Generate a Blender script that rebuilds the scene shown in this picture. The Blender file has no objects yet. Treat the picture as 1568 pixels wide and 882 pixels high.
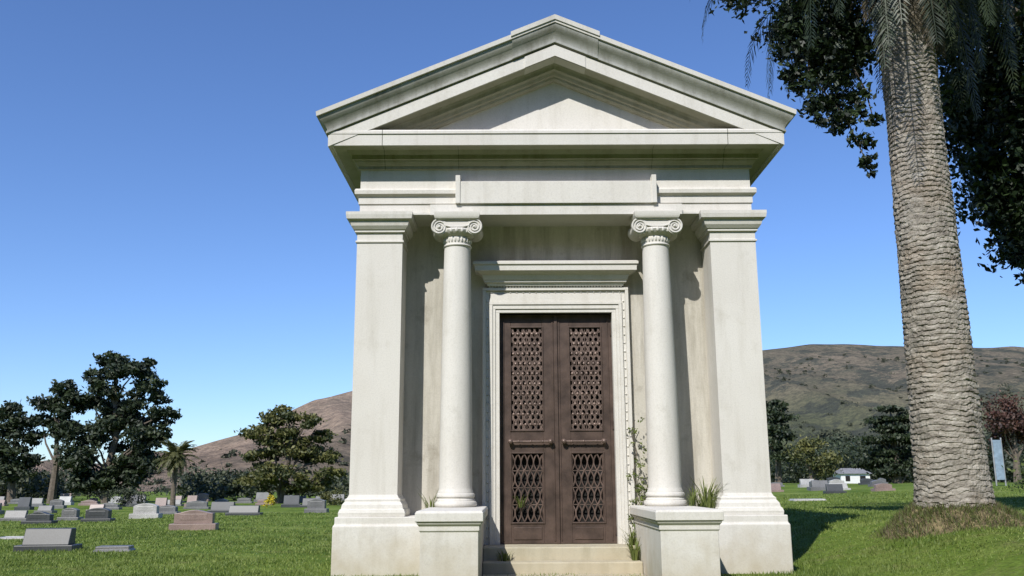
import bpy, bmesh, math, random
import numpy as np
from mathutils import Vector, Matrix, noise
random.seed(7); rng=np.random.default_rng(7)
scene=bpy.context.scene
PI=math.pi
# ---------------------------------------------------------------- world / light
w=bpy.data.worlds.new("World"); scene.world=w; w.use_nodes=True
nt=w.node_tree; nt.nodes.clear()
sky=nt.nodes.new('ShaderNodeTexSky'); sky.sky_type='NISHITA'; sky.sun_disc=False
sky.sun_elevation=math.radians(42.6); sky.sun_rotation=math.radians(205.6)
sky.air_density=1.0; sky.dust_density=0.1; sky.ozone_density=1.6; sky.altitude=50
bg=nt.nodes.new('ShaderNodeBackground'); bg.inputs[1].default_value=0.099
wo=nt.nodes.new('ShaderNodeOutputWorld')
tn=nt.nodes.new('ShaderNodeMix'); tn.data_type='RGBA'; tn.blend_type='MULTIPLY'; tn.inputs[0].default_value=1.0; tn.inputs[7].default_value=(0.93,1.18,1.66,1)
nt.links.new(sky.outputs[0],tn.inputs[6]); nt.links.new(tn.outputs[2],bg.inputs[0]); nt.links.new(bg.outputs[0],wo.inputs[0])
sd=Vector((0.48,1.0,-1.02))
sl=bpy.data.lights.new('sun','SUN'); sl.energy=5.0; sl.angle=math.radians(0.5); sl.color=(1,0.96,0.89)
so=bpy.data.objects.new('sun',sl); so.rotation_euler=sd.to_track_quat('-Z','Y').to_euler(); so.location=(-6,-6,20)
scene.collection.objects.link(so)
scene.view_settings.view_transform='Standard'; scene.view_settings.look='None'
scene.view_settings.exposure=0
# ---------------------------------------------------------------- camera
cd=bpy.data.cameras.new('camera'); cam=bpy.data.objects.new('camera',cd); scene.collection.objects.link(cam)
cd.lens=31.96; cd.sensor_width=36; cd.clip_end=4000; cd.clip_start=0.1
cam.matrix_world=Matrix.Translation((0,0,1.12))@Matrix.Rotation(-0.0042,4,'Z')@Matrix.Rotation(math.radians(90+12.12),4,'X')@Matrix.Rotation(math.radians(-0.3),4,'Z')
scene.camera=cam
# ---------------------------------------------------------------- materials
def newmat(name):
    m=bpy.data.materials.new(name); m.use_nodes=True
    t=m.node_tree; b=t.nodes['Principled BSDF']; return m,t,b
def N(t,k,**kw):
    n=t.nodes.new(k)
    for a,v in kw.items(): setattr(n,a,v)
    return n
def ramp(t,stops):
    r=N(t,'ShaderNodeValToRGB'); e=r.color_ramp.elements
    while len(e)<len(stops): e.new(0.5)
    for i,(p,c) in enumerate(stops):
        e[i].position=p; e[i].color=(c[0],c[1],c[2],1) if not isinstance(c,(int,float)) else (c,c,c,1)
    return r
def noi(t,scale,detail=5,vec=None,rough=0.55,coord='Object',sc=None):
    n=N(t,'ShaderNodeTexNoise'); n.inputs['Scale'].default_value=scale; n.inputs['Detail'].default_value=detail
    n.inputs['Roughness'].default_value=rough
    tc=N(t,'ShaderNodeTexCoord')
    if sc:
        mp=N(t,'ShaderNodeMapping'); mp.inputs['Scale'].default_value=sc
        t.links.new(tc.outputs[coord],mp.inputs[0]); t.links.new(mp.outputs[0],n.inputs['Vector'])
    else: t.links.new(tc.outputs[coord],n.inputs['Vector'])
    return n
def mix(t,fac,a,b,mode='MIX'):
    m=N(t,'ShaderNodeMix',data_type='RGBA',blend_type=mode)
    for i,v in ((0,fac),(6,a),(7,b)):
        if isinstance(v,(int,float)): m.inputs[i].default_value=v
        elif isinstance(v,tuple): m.inputs[i].default_value=(v[0],v[1],v[2],1)
        else: t.links.new(v,m.inputs[i])
    return m.outputs[2]
def bump(t,b,h,strength,dist=0.02):
    n=N(t,'ShaderNodeBump'); n.inputs['Strength'].default_value=strength; n.inputs['Distance'].default_value=dist
    t.links.new(h,n.inputs['Height']); t.links.new(n.outputs[0],b.inputs['Normal'])
def stone(name,c1,c2,stain,stain_lo=0.52,stain_hi=0.75,under=0.5,smax=0.3):
    m,t,b=newmat(name)
    n1=noi(t,0.9,6); r1=ramp(t,[(0.3,c2),(0.68,c1)]); t.links.new(n1.outputs[0],r1.inputs[0])
    n2=noi(t,1.0,6,sc=(5,5,0.55),rough=0.65); r2=ramp(t,[(stain_lo,0.0),(stain_hi,smax)]); t.links.new(n2.outputs[0],r2.inputs[0])
    col=mix(t,r2.outputs[0],r1.outputs[0],stain)
    n6=noi(t,2.6,7,rough=0.7); r6=ramp(t,[(0.55,0.0),(0.72,smax*0.8)]); t.links.new(n6.outputs[0],r6.inputs[0])
    col=mix(t,r6.outputs[0],col,stain)
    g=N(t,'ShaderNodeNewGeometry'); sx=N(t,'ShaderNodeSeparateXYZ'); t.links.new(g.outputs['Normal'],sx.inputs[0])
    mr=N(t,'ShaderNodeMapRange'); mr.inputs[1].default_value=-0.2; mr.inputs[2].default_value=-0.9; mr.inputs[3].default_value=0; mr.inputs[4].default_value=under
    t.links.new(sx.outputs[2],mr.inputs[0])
    col=mix(t,mr.outputs[0],col,(0.24,0.225,0.16))  # downward faces: mildew tint, darkened to paint in underside shade
    n3=noi(t,55,5,rough=0.7); r3=ramp(t,[(0.32,0.88),(0.55,1.0)]); t.links.new(n3.outputs[0],r3.inputs[0])
    col=mix(t,1.0,col,r3.outputs[0],'MULTIPLY')
    gp=N(t,'ShaderNodeSeparateXYZ'); t.links.new(g.outputs['Position'],gp.inputs[0])
    n4=noi(t,3.5,5); ad=N(t,'ShaderNodeMath',operation='MULTIPLY_ADD'); ad.inputs[1].default_value=0.66
    t.links.new(n4.outputs[0],ad.inputs[0]); 
    neg=N(t,'ShaderNodeMath',operation='MULTIPLY'); neg.inputs[1].default_value=-0.6; t.links.new(gp.outputs[2],neg.inputs[0]); t.links.new(neg.outputs[0],ad.inputs[2])
    r4=ramp(t,[(0.0,0.0),(0.36,0.7)]); t.links.new(ad.outputs[0],r4.inputs[0])
    col=mix(t,r4.outputs[0],col,(0.44,0.38,0.27))
    t.links.new(col,b.inputs['Base Color']); b.inputs['Roughness'].default_value=0.85
    bump(t,b,n3.outputs[0],0.35,0.006)
    return m
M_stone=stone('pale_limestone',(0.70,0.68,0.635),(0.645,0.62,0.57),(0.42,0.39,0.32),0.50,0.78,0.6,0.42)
M_wall=stone('shaded_cella_limestone',(0.60,0.575,0.515),(0.49,0.465,0.40),(0.24,0.215,0.165),0.42,0.70,0.5,0.75)  # stained stone, darkened to put portico shade into its colour
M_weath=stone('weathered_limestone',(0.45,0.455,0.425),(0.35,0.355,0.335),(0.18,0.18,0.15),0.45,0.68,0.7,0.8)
M_bed=stone('mildewed_shaded_limestone',(0.38,0.37,0.30),(0.30,0.295,0.235),(0.19,0.185,0.13),0.48,0.7,0.6,0.7)  # mildew tone, darkened further so eave shade is painted in
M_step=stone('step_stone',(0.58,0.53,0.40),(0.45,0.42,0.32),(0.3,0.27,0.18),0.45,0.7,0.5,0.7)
def flat(name,c,rough=0.6,metal=0.0,var=0.25,scale=6,bs=0.0):
    m,t,b=newmat(name); n=noi(t,scale,6)
    lo=tuple(x*(1-var) for x in c); hi=tuple(x*(1+var) for x in c)
    r=ramp(t,[(0.3,lo),(0.7,hi)]); t.links.new(n.outputs[0],r.inputs[0]); t.links.new(r.outputs[0],b.inputs['Base Color'])
    b.inputs['Roughness'].default_value=rough; b.inputs['Metallic'].default_value=metal
    if bs: bump(t,b,n.outputs[0],bs,0.02)
    return m
M_joint=flat('dark_joint_strip',(0.10,0.10,0.08),0.95)  # dark strips that mark the masonry joints
M_bronze=flat('dark_bronze',(0.088,0.060,0.048),0.5,0.3,0.4,5,0.25)
M_bronze2=flat('worn_bronze',(0.165,0.118,0.098),0.45,0.35,0.4,9,0.2)
M_dark=flat('dark_interior',(0.012,0.011,0.01),0.9)
def leafmat(name,lo,hi,trans=0.25,rough=0.6):
    m,t,b=newmat(name)
    a=N(t,'ShaderNodeAttribute'); a.attribute_name='tint'
    r=ramp(t,[(0.0,lo),(1.0,hi)]); t.links.new(a.outputs['Fac'],r.inputs[0])
    t.links.new(r.outputs[0],b.inputs['Base Color']); b.inputs['Roughness'].default_value=rough
    if trans:
        tr=N(t,'ShaderNodeBsdfTranslucent'); t.links.new(r.outputs[0],tr.inputs[0])
        ms=N(t,'ShaderNodeMixShader'); ms.inputs[0].default_value=trans
        out=t.nodes['Material Output']
        t.links.new(b.outputs[0],ms.inputs[1]); t.links.new(tr.outputs[0],ms.inputs[2]); t.links.new(ms.outputs[0],out.inputs[0])
    return m
L_cyp=leafmat('cypress_foliage',(0.012,0.022,0.010),(0.052,0.072,0.026),0.1)
L_olive=leafmat('olive_foliage',(0.038,0.052,0.015),(0.17,0.165,0.045),0.15)
L_bush=leafmat('scrub_foliage',(0.025,0.035,0.018),(0.085,0.100,0.05),0.1)
L_hill=leafmat('hill_scrub',(0.030,0.038,0.022),(0.08,0.085,0.05),0.0,0.9)
L_dark=leafmat('broadleaf_foliage',(0.006,0.014,0.005),(0.032,0.058,0.015),0.12,0.55)
L_red=leafmat('plum_foliage',(0.03,0.014,0.010),(0.12,0.055,0.035),0.15)
L_palm=leafmat('palm_leaf',(0.012,0.022,0.010),(0.055,0.075,0.03),0.15,0.5)
L_dead=leafmat('dead_palm_leaf',(0.05,0.045,0.03),(0.2,0.16,0.09),0.15,0.8)
L_weed=leafmat('weed_leaf',(0.07,0.11,0.02),(0.22,0.26,0.07),0.3)
L_yel=leafmat('yellow_flower',(0.35,0.30,0.02),(0.8,0.6,0.02),0.2)
L_grass=leafmat('grass_blade',(0.085,0.145,0.02),(0.28,0.34,0.08),0.3)
M_bark=flat('grey_bark',(0.13,0.105,0.08),0.95,0,0.4,8,0.5)
M_white=flat('white_paint',(0.75,0.75,0.73),0.6,0,0.05)
M_roof=flat('grey_roof',(0.2,0.2,0.21),0.8)
# ---------------------------------------------------------------- mesh builder
class MB:
    def __init__(s): s.v=[]; s.f=[]
    def add(s,vs,fs):
        o=len(s.v); s.v+= [tuple(p) for p in vs]; s.f+= [tuple(i+o for i in f) for f in fs]
    def loft(s,x0,x1,y0,y1,prof):
        vs=[];fs=[]
        for o,z in prof: vs+=[(x0-o,y0-o,z),(x1+o,y0-o,z),(x1+o,y1+o,z),(x0-o,y1+o,z)]
        n=len(prof)
        for i in range(n-1):
            for k in range(4):
                a=i*4+k;b=i*4+(k+1)%4; fs.append((a,b,b+4,a+4))
        fs.append((3,2,1,0)); e=(n-1)*4; fs.append((e,e+1,e+2,e+3))
        s.add(vs,fs)
    def box(s,x0,x1,y0,y1,z0,z1): s.loft(x0,x1,y0,y1,[(0,z0),(0,z1)])
    def lathe(s,cx,cy,prof,n=32,cap=True):
        vs=[];fs=[]
        for r,z in prof:
            for k in range(n):
                a=2*PI*k/n; vs.append((cx+r*math.cos(a),cy+r*math.sin(a),z))
        for i in range(len(prof)-1):
            for k in range(n):
                a=i*n+k;b=i*n+(k+1)%n; fs.append((a,b,b+n,a+n))
        if cap:
            fs.append(tuple(range(n-1,-1,-1))); e=(len(prof)-1)*n; fs.append(tuple(range(e,e+n)))
        s.add(vs,fs)
    def tube(s,pts,rad,n=8,cap=True):
        pts=[Vector(p) for p in pts]; vs=[];fs=[]
        if isinstance(rad,(int,float)): rad=[rad]*len(pts)
        for i,p in enumerate(pts):
            d=(pts[min(i+1,len(pts)-1)]-pts[max(i-1,0)]).normalized()
            up=Vector((0,1,0)) if abs(d.y)<0.9 else Vector((1,0,0))
            a=d.cross(up).normalized(); b=d.cross(a)
            for k in range(n):
                t=2*PI*k/n; vs.append(p+(a*math.cos(t)+b*math.sin(t))*rad[i])
        for i in range(len(pts)-1):
            for k in range(n):
                a=i*n+k;b=i*n+(k+1)%n; fs.append((a,b,b+n,a+n))
        if cap:
            fs.append(tuple(range(n-1,-1,-1))); e=(len(pts)-1)*n; fs.append(tuple(range(e,e+n)))
        s.add(vs,fs)
    def cyl(s,p,q,r,n=24): s.tube([p,q],r,n)
    def barxz(s,p,q,w,y0,y1):
        (x0,z0),(x1,z1)=p,q; dx,dz=x1-x0,z1-z0; l=math.hypot(dx,dz)
        if l<1e-4:return
        nx,nz=-dz/l*w/2,dx/l*w/2
        c=[(x0+nx,z0+nz),(x1+nx,z1+nz),(x1-nx,z1-nz),(x0-nx,z0-nz)]
        vs=[(a,y0,b) for a,b in c]+[(a,y1,b) for a,b in c]
        s.add(vs,[(0,1,2,3),(7,6,5,4),(0,4,5,1),(1,5,6,2),(2,6,7,3),(3,7,4,0)])
    def sphere(s,c,r,n=10,m=6,sq=(1,1,1)):
        vs=[(c[0],c[1],c[2]-r*sq[2])];fs=[]
        for i in range(1,m):
            ph=-PI/2+PI*i/m
            for k in range(n):
                a=2*PI*k/n; vs.append((c[0]+r*sq[0]*math.cos(ph)*math.cos(a),c[1]+r*sq[1]*math.cos(ph)*math.sin(a),c[2]+r*sq[2]*math.sin(ph)))
        vs.append((c[0],c[1],c[2]+r*sq[2]))
        for k in range(n):
            fs.append((0,1+(k+1)%n,1+k)); e=1+(m-2)*n; fs.append((len(vs)-1,e+k,e+(k+1)%n))
        for i in range(m-2):
            for k in range(n):
                a=1+i*n+k;b=1+i*n+(k+1)%n; fs.append((a,b,b+n,a+n))
        s.add(vs,fs)
    def obj(s,name,mat,parent=None,smooth=False,bevel=0,loc=None,autosmooth=None,rotz=0):
        me=bpy.data.meshes.new(name); me.from_pydata(s.v,[],s.f)
        bm=bmesh.new(); bm.from_mesh(me); bmesh.ops.recalc_face_normals(bm,faces=bm.faces)
        if smooth or autosmooth:
            for f in bm.faces: f.smooth=True
            ang=math.radians(autosmooth or 40)
            for e in bm.edges:
                if len(e.link_faces)==2 and e.calc_face_angle(0)>ang: e.smooth=False
        bm.to_mesh(me); bm.free()
        ms=mat if isinstance(mat,list) else [mat]
        for m_ in ms: me.materials.append(m_)
        o=bpy.data.objects.new(name,me); scene.collection.objects.link(o)
        if parent: o.parent=parent
        if loc: o.location=loc
        o.rotation_euler[2]=rotz
        if bevel:
            b=o.modifiers.new('bevel','BEVEL'); b.width=bevel; b.segments=2; b.limit_method='ANGLE'; b.angle_limit=math.radians(40)
        return o
def empty(name,loc=(0,0,0)):
    e=bpy.data.objects.new(name,None); e.location=loc; e.empty_display_size=0.3; scene.collection.objects.link(e); return e
def quadmesh(name,P,mat,tint,parent=None,loc=None):
    n,k,_=P.shape; me=bpy.data.meshes.new(name)
    me.vertices.add(n*k); me.vertices.foreach_set('co',P.reshape(-1).astype(np.float32))
    me.loops.add(n*k); me.loops.foreach_set('vertex_index',np.arange(n*k,dtype=np.int32))
    me.polygons.add(n); me.polygons.foreach_set('loop_start',np.arange(0,n*k,k,dtype=np.int32))
    me.update(calc_edges=True)
    at=me.attributes.new('tint','FLOAT','FACE'); at.data.foreach_set('value',tint.astype(np.float32))
    me.materials.append(mat); me.validate()
    o=bpy.data.objects.new(name,me); scene.collection.objects.link(o)
    if parent: o.parent=parent
    if loc: o.location=loc
    return o
def leafpts(clumps,sub=8,spread=0.30,flatz=0.8):
    P=[];T=[]
    for c in clumps:
        x,y,z,r,cnt=c[:5]; zs=c[5] if len(c)>5 else flatz
        S=rng.normal(size=(sub,3)); S/=np.linalg.norm(S,axis=1)[:,None]; S*=(rng.uniform(0.35,1.0,size=(sub,1))**0.6)*r; S[:,2]*=zs
        which=rng.integers(0,sub,cnt); sr=rng.uniform(0.6,1.35,sub)
        o=rng.normal(size=(cnt,3))*(spread*r)*sr[which][:,None]; o[:,2]*=zs*0.8
        p=S[which]+o; P.append(p+np.array([x,y,z]))
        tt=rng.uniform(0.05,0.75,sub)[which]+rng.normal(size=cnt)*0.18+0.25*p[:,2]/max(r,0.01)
        T.append(np.clip(tt,0,1))
    return np.concatenate(P),np.concatenate(T)
def leafquads(P,size,asp=0.5):
    n=len(P); a=rng.normal(size=(n,3)); a/=np.linalg.norm(a,axis=1)[:,None]
    b=rng.normal(size=(n,3)); b-=(a*b).sum(1)[:,None]*a; b/=np.linalg.norm(b,axis=1)[:,None]
    s=size*rng.uniform(0.6,1.4,size=(n,1)); a=a*s; b=b*s*asp
    return np.stack([P+a,P+b-a*0.2,P-a,P-b-a*0.2],axis=1)
def foliage(name,clumps,size,mat,parent=None,loc=None,**kw):
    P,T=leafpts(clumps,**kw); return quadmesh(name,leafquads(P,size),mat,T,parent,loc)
def ss(x): x=np.clip(x,0,1); return x*x*(3-2*x)
def gh(x,y):
    return (0.50*ss((np.asarray(x,float)-4.0)/2.5)+0.45*ss((np.asarray(x,float)-5)/20)*ss((np.asarray(y,float)-14)/30)
        +0.03*np.sin(np.asarray(x)*0.5+1)*ss((np.asarray(y,float)-14)/10)*np.cos(np.asarray(y)*0.23))
# ---------------------------------------------------------------- ground
def warp(a,b,n,p=3.0):
    t=np.linspace(-1,1,n); return a+np.sign(t)*np.abs(t)**p*b
gx=warp(2,1600,221); gy=warp(14,1600,221)
X,Y=np.meshgrid(gx,gy); Z=gh(X,Y)
vs=np.stack([X,Y,Z],-1).reshape(-1,3); n=221
fs=[(j*n+i,j*n+i+1,(j+1)*n+i+1,(j+1)*n+i) for j in range(n-1) for i in range(n-1)]
me=bpy.data.meshes.new('lawn_ground'); me.from_pydata(vs.tolist(),[],fs)
for p in me.polygons: p.use_smooth=True
m,t,b=newmat('lawn_grass')
n1=noi(t,0.45,7,rough=0.65); r1=ramp(t,[(0.36,(0.075,0.13,0.016)),(0.52,(0.145,0.215,0.033)),(0.68,(0.23,0.28,0.07))]); t.links.new(n1.outputs[0],r1.inputs[0])
n2=noi(t,16,6,rough=0.75); r2=ramp(t,[(0.32,0.45),(0.65,1.25)]); t.links.new(n2.outputs[0],r2.inputs[0])
c=mix(t,1.0,r1.outputs[0],r2.outputs[0],'MULTIPLY')
n3=noi(t,1.1,6,rough=0.65); r3=ramp(t,[(0.54,0.0),(0.72,0.6)]); t.links.new(n3.outputs[0],r3.inputs[0])
c=mix(t,r3.outputs[0],c,(0.26,0.24,0.10)); t.links.new(c,b.inputs['Base Color']); b.inputs['Roughness'].default_value=0.95
b.inputs['Specular IOR Level'].default_value=0.1
bump(t,b,n2.outputs[0],0.8,0.05)
me.materials.append(m); go=bpy.data.objects.new('lawn_ground',me); scene.collection.objects.link(go)
nb=190000
yy=10.2*(38/10.2)**rng.uniform(0,1,nb); xx=yy*rng.uniform(-0.60,0.62,nb)
ok=~((xx>0.66-2.9)&(xx<0.66+2.9)&(yy>11.86)&(yy<16.6)); ok&=~((np.abs(np.abs(xx-0.66)-1.32)<0.36)&(yy>10.25)&(yy<12)); ok&=~((np.abs(xx-0.66)<1)&(yy>11.7)&(yy<12.2))
pat=np.sin(xx*1.1+np.sin(yy*0.8)*2)*np.cos(yy*0.7+xx*.3)+0.7*np.sin(xx*2.9+yy*1.1)*np.sin(yy*2.3-xx)+0.5*np.sin(xx*5.3-yy*2)*np.sin(yy*4.1+xx)
ok&=(rng.uniform(0,1,nb)<np.clip(0.78+0.35*pat,0.2,1))
xx=xx[ok];yy=yy[ok]; pat=pat[ok]; nb=len(xx); zz=gh(xx,yy)
h=rng.uniform(0.02,0.05,nb)*(1+0.3*pat.clip(-1,1)); wd=rng.uniform(0.005,0.010,nb)*(yy/12); th=rng.uniform(0,2*PI,nb)
lx=rng.normal(size=nb)*0.02; ly=rng.normal(size=nb)*0.02
A=np.stack([xx-np.cos(th)*wd,yy-np.sin(th)*wd,zz-0.004],1);B=np.stack([xx+np.cos(th)*wd,yy+np.sin(th)*wd,zz-0.004],1);C=np.stack([xx+lx,yy+ly,zz+h],1)
pt=0.50-0.18*pat+rng.normal(size=nb)*0.22
quadmesh('lawn_grass_blades',np.stack([A,B,C],1),L_grass,np.clip(pt,0,1))
# ---------------------------------------------------------------- hills
sk=[(-1.2,.02),(-.77,.022),(-.54,.0235),(-.427,.025),(-.341,.043),(-.281,.0591),(-.249,.0754),(-.213,.0938),(-.1735,.1018),(-.056,.12),(.087,.134),(.275,.1439),(.336,.1512),(.371,.1512),(.442,.1476),(.56,.1469),(.8,.127),(1.3,.1)]
su=[a for a,_ in sk]; st=[b_ for _,b_ in sk]
us=np.linspace(-1.2,1.3,560); rows=90
vs=[];fs=[]
def hill_pt(u,s):
    rr=430+260*float(ss((u+0.3)/0.7)); y=150+(rr-150)*s
    tt=float(np.interp(u,su,st)); tt*=1+0.02*noise.noise(Vector((u*22,3,0)))
    if s<=1: e=tt*(s**0.75)
    else: e=tt*max(0,1-(s-1)*2.2)
    x=u*y
    g=noise.fractal(Vector((x*0.014,y*0.007,1.5)),1.0,2.0,6)
    rid=abs(noise.noise(Vector((x*0.020+3+y*0.004,y*0.004,7))))
    z=y*e+(g*16-rid*44)*max(0,min(s,1))*max(0.0,1-min(s,1))*1.8
    return (x,y,z-0.6*(1-min(1,s*8)))
for j in range(rows):
    s=1.35*j/(rows-1)
    for u in us: vs.append(hill_pt(float(u),s))
nu=len(us)
fs=[(j*nu+i,j*nu+i+1,(j+1)*nu+i+1,(j+1)*nu+i) for j in range(rows-1) for i in range(nu-1)]
me=bpy.data.meshes.new('hill'); me.from_pydata(vs,[],fs)
for p in me.polygons: p.use_smooth=True
m,t,b=newmat('dry_hillside')
n1=noi(t,0.02,9,rough=0.7); n2=noi(t,0.035,12,rough=0.8); n5=noi(t,0.35,8,rough=0.8)
rL=ramp(t,[(0.35,(0.29,0.20,0.13)),(0.6,(0.47,0.34,0.235))]); t.links.new(n1.outputs[0],rL.inputs[0])
rR=ramp(t,[(0.3,(0.11,0.10,0.055)),(0.5,(0.185,0.150,0.092)),(0.66,(0.27,0.21,0.135))]); t.links.new(n1.outputs[0],rR.inputs[0])
g=N(t,'ShaderNodeNewGeometry'); sp=N(t,'ShaderNodeSeparateXYZ'); t.links.new(g.outputs['Position'],sp.inputs[0])
mr=N(t,'ShaderNodeMapRange'); mr.inputs[1].default_value=-70; mr.inputs[2].default_value=60; t.links.new(sp.outputs[0],mr.inputs[0])
c=mix(t,mr.outputs[0],rL.outputs[0],rR.outputs[0])
mz=N(t,'ShaderNodeMapRange'); mz.inputs[1].default_value=62; mz.inputs[2].default_value=12; t.links.new(sp.outputs[2],mz.inputs[0])
mm=N(t,'ShaderNodeMath',operation='MULTIPLY'); t.links.new(mz.outputs[0],mm.inputs[0]); t.links.new(mr.outputs[0],mm.inputs[1])
c=mix(t,mm.outputs[0],c,(0.115,0.13,0.045))
r2=ramp(t,[(0.49,0.0),(0.54,0.9)]); t.links.new(n2.outputs[0],r2.inputs[0])
sc_=N(t,'ShaderNodeMapRange'); sc_.inputs[1].default_value=-70; sc_.inputs[2].default_value=60; sc_.inputs[3].default_value=0.4; sc_.inputs[4].default_value=1.0; t.links.new(sp.outputs[0],sc_.inputs[0])
m3=N(t,'ShaderNodeMath',operation='MULTIPLY'); t.links.new(r2.outputs[0],m3.inputs[0]); t.links.new(sc_.outputs[0],m3.inputs[1])
c=mix(t,m3.outputs[0],c,(0.062,0.064,0.038))
r5=ramp(t,[(0.38,0.5),(0.62,1.35)]); t.links.new(n5.outputs[0],r5.inputs[0]); c=mix(t,1.0,c,r5.outputs[0],'MULTIPLY')
c=mix(t,0.10,c,(0.30,0.36,0.45))  # bluish distance haze painted into the hill colour
t.links.new(c,b.inputs['Base Color']); b.inputs['Roughness'].default_value=1; b.inputs['Specular IOR Level'].default_value=0.0
bump(t,b,n2.outputs[0],0.9,6)
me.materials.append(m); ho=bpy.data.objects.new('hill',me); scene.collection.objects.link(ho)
cl=[]
for i in range(1700):
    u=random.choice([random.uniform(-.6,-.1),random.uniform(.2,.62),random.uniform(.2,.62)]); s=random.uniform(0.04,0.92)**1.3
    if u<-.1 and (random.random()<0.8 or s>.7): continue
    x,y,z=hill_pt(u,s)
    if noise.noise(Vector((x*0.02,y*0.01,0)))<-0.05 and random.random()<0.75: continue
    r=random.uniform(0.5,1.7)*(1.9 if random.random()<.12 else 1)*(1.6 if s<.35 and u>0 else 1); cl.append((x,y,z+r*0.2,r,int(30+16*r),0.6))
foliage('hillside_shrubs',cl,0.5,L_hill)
# ---------------------------------------------------------------- mausoleum
MA=empty('mausoleum',(0.66,12.0,0))
YB=4.5
b_=MB()
for sgn in (-1,1):
    x0,x1=(-2.87,-1.655) if sgn<0 else (1.655,2.87)
    b_.loft(x0,x1,-0.15,YB+0.1,[(0.02,-0.3),(0.02,0.60),(0.0,0.62),(0.0,0.711)])
b_.box(-1.66,1.66,0.86,YB+0.1,-0.3,0.70)
b_.obj('plinth',M_stone,MA,bevel=0.012)
pp=[(0.11,0.713),(0.115,0.76),(0.10,0.80),(0.085,0.81),(0.075,0.86),(0.045,0.90),(0.045,0.925),(0.02,0.945),(0.0,0.985)]
cap=[(0.0,4.33),(0.018,4.34),(0.018,4.362),(0.0,4.372),(0.0,4.47),(0.03,4.48),(0.03,4.51),(0.045,4.515),(0.075,4.56),(0.085,4.60),(0.085,4.625),(0.13,4.645),(0.14,4.70),(0.14,4.742)]
for sgn in (-1,1):
    b_=MB(); x0,x1=(-2.72,-2.10) if sgn<0 else (2.10,2.72)
    b_.loft(x0,x1,0,0.62,pp+cap); b_.obj('corner_pier',M_stone,MA)
for sgn in (-1,1):
    b_=MB(); x0,x1=(-1.64,-1.0) if sgn<0 else (1.0,1.64)
    b_.loft(x0,x1,-1.68,0.53,[(0,-0.3),(0,0.60),(0.012,0.61),(0.012,0.66),(0.03,0.68),(0.04,0.70)])
    b_.loft(x0,x1,-1.68,0.53,[(0.035,0.702),(0.055,0.712),(0.055,0.80),(0.04,0.826)])
    b_.obj('stair_cheek_wall',M_stone,MA,bevel=0.006)
b_=MB(); b_.box(-0.998,0.998,0.05,0.79,-0.3,0.32); b_.box(-0.996,0.996,-0.27,0.048,-0.3,0.16); b_.box(-0.994,0.994,-0.6,-0.272,-0.3,0.02)
b_.obj('steps',M_step,MA,bevel=0.015)
b_=MB()
b_.box(-2.64,-0.80,0.55,0.82,0.3,4.72); b_.box(0.80,2.64,0.55,0.82,0.3,4.72); b_.box(-0.798,0.798,0.552,0.82,3.45,4.718)
b_.box(-2.62,2.62,0.822,YB-0.05,0.3,4.72)
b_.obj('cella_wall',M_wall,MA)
b_=MB()
b_.loft(-2.70,2.70,0.02,YB,[(0.0,4.745),(0.0,4.885),(0.018,4.89),(0.018,4.99),(0.03,5.0),(0.065,5.02),(0.07,5.07),(0.055,5.098),(0.0,5.10),(0.0,5.385)])
b_.box(-1.72,1.72,-0.10,0.018,4.70,4.846)
b_.box(-1.955,1.955,-0.06,0.5495,4.715,4.7435)
b_.obj('architrave_frieze',M_stone,MA)
b_=MB(); b_.box(-1.33,1.33,-0.135,0.015,4.85,5.165)
for sg in (-1,1):
    a,c_=(-1.375,-1.31) if sg<0 else (1.31,1.375)
    b_.box(a,c_,-0.15,0.0145,4.85,5.25)
b_.obj('name_tablet',M_stone,MA,bevel=0.006)
bed=[(0.0,5.386),(0.03,5.39),(0.03,5.43),(0.045,5.44),(0.075,5.475),(0.085,5.50),(0.11,5.505),(0.11,5.565),(0.13,5.57),(0.155,5.60),(0.17,5.618),(0.335,5.62)]
cor=[(0.335,5.621),(0.345,5.605),(0.38,5.605),(0.385,5.76),(0.40,5.765),(0.40,5.80),(0.38,5.826)]
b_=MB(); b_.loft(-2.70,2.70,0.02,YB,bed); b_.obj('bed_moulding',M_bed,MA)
b_=MB(); b_.loft(-2.70,2.70,0.02,YB,cor); b_.obj('horizontal_cornice',M_stone,MA)
def yzslab(b,x0,x1,prof,yb,e=0.002,y0=0.02):
    pts=[(y0-o-e,z) for o,z in prof]; pts=[(yb,prof[0][1])]+pts+[(yb,prof[-1][1])]
    k=len(pts); vs=[(x0,p,q) for p,q in pts]+[(x1,p,q) for p,q in pts]
    fs=[tuple(range(k)),tuple(range(2*k-1,k-1,-1))]+[(i,(i+1)%k,(i+1)%k+k,i+k) for i in range(k)]
    b.add(vs,fs)
b_=MB()
for x in (-2.36,2.33): yzslab(b_,x-0.004,x+0.004,cor,0.3); yzslab(b_,x-0.004,x+0.004,bed,0.3)
for x in (-1.34,1.34): yzslab(b_,x-0.003,x+0.003,bed,0.3)
b_.obj('masonry_joint',M_joint,MA)
S=0.4244
b_=MB(); zt=6.80
b_.add([(-2.5,0.05,5.82),(2.5,0.05,5.82),(2.5,0.05,zt-S*2.5),(0,0.05,zt),(-2.5,0.05,zt-S*2.5),(-2.5,0.4,5.82),(2.5,0.4,5.82),(2.5,0.4,zt-S*2.5),(0,0.4,zt),(-2.5,0.4,zt-S*2.5)],
 [(0,1,2,3,4),(9,8,7,6,5),(0,5,6,1),(1,6,7,2),(2,7,8,3),(3,8,9,4),(4,9,5,0)])
b_.obj('tympanum',M_stone,MA)
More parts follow.
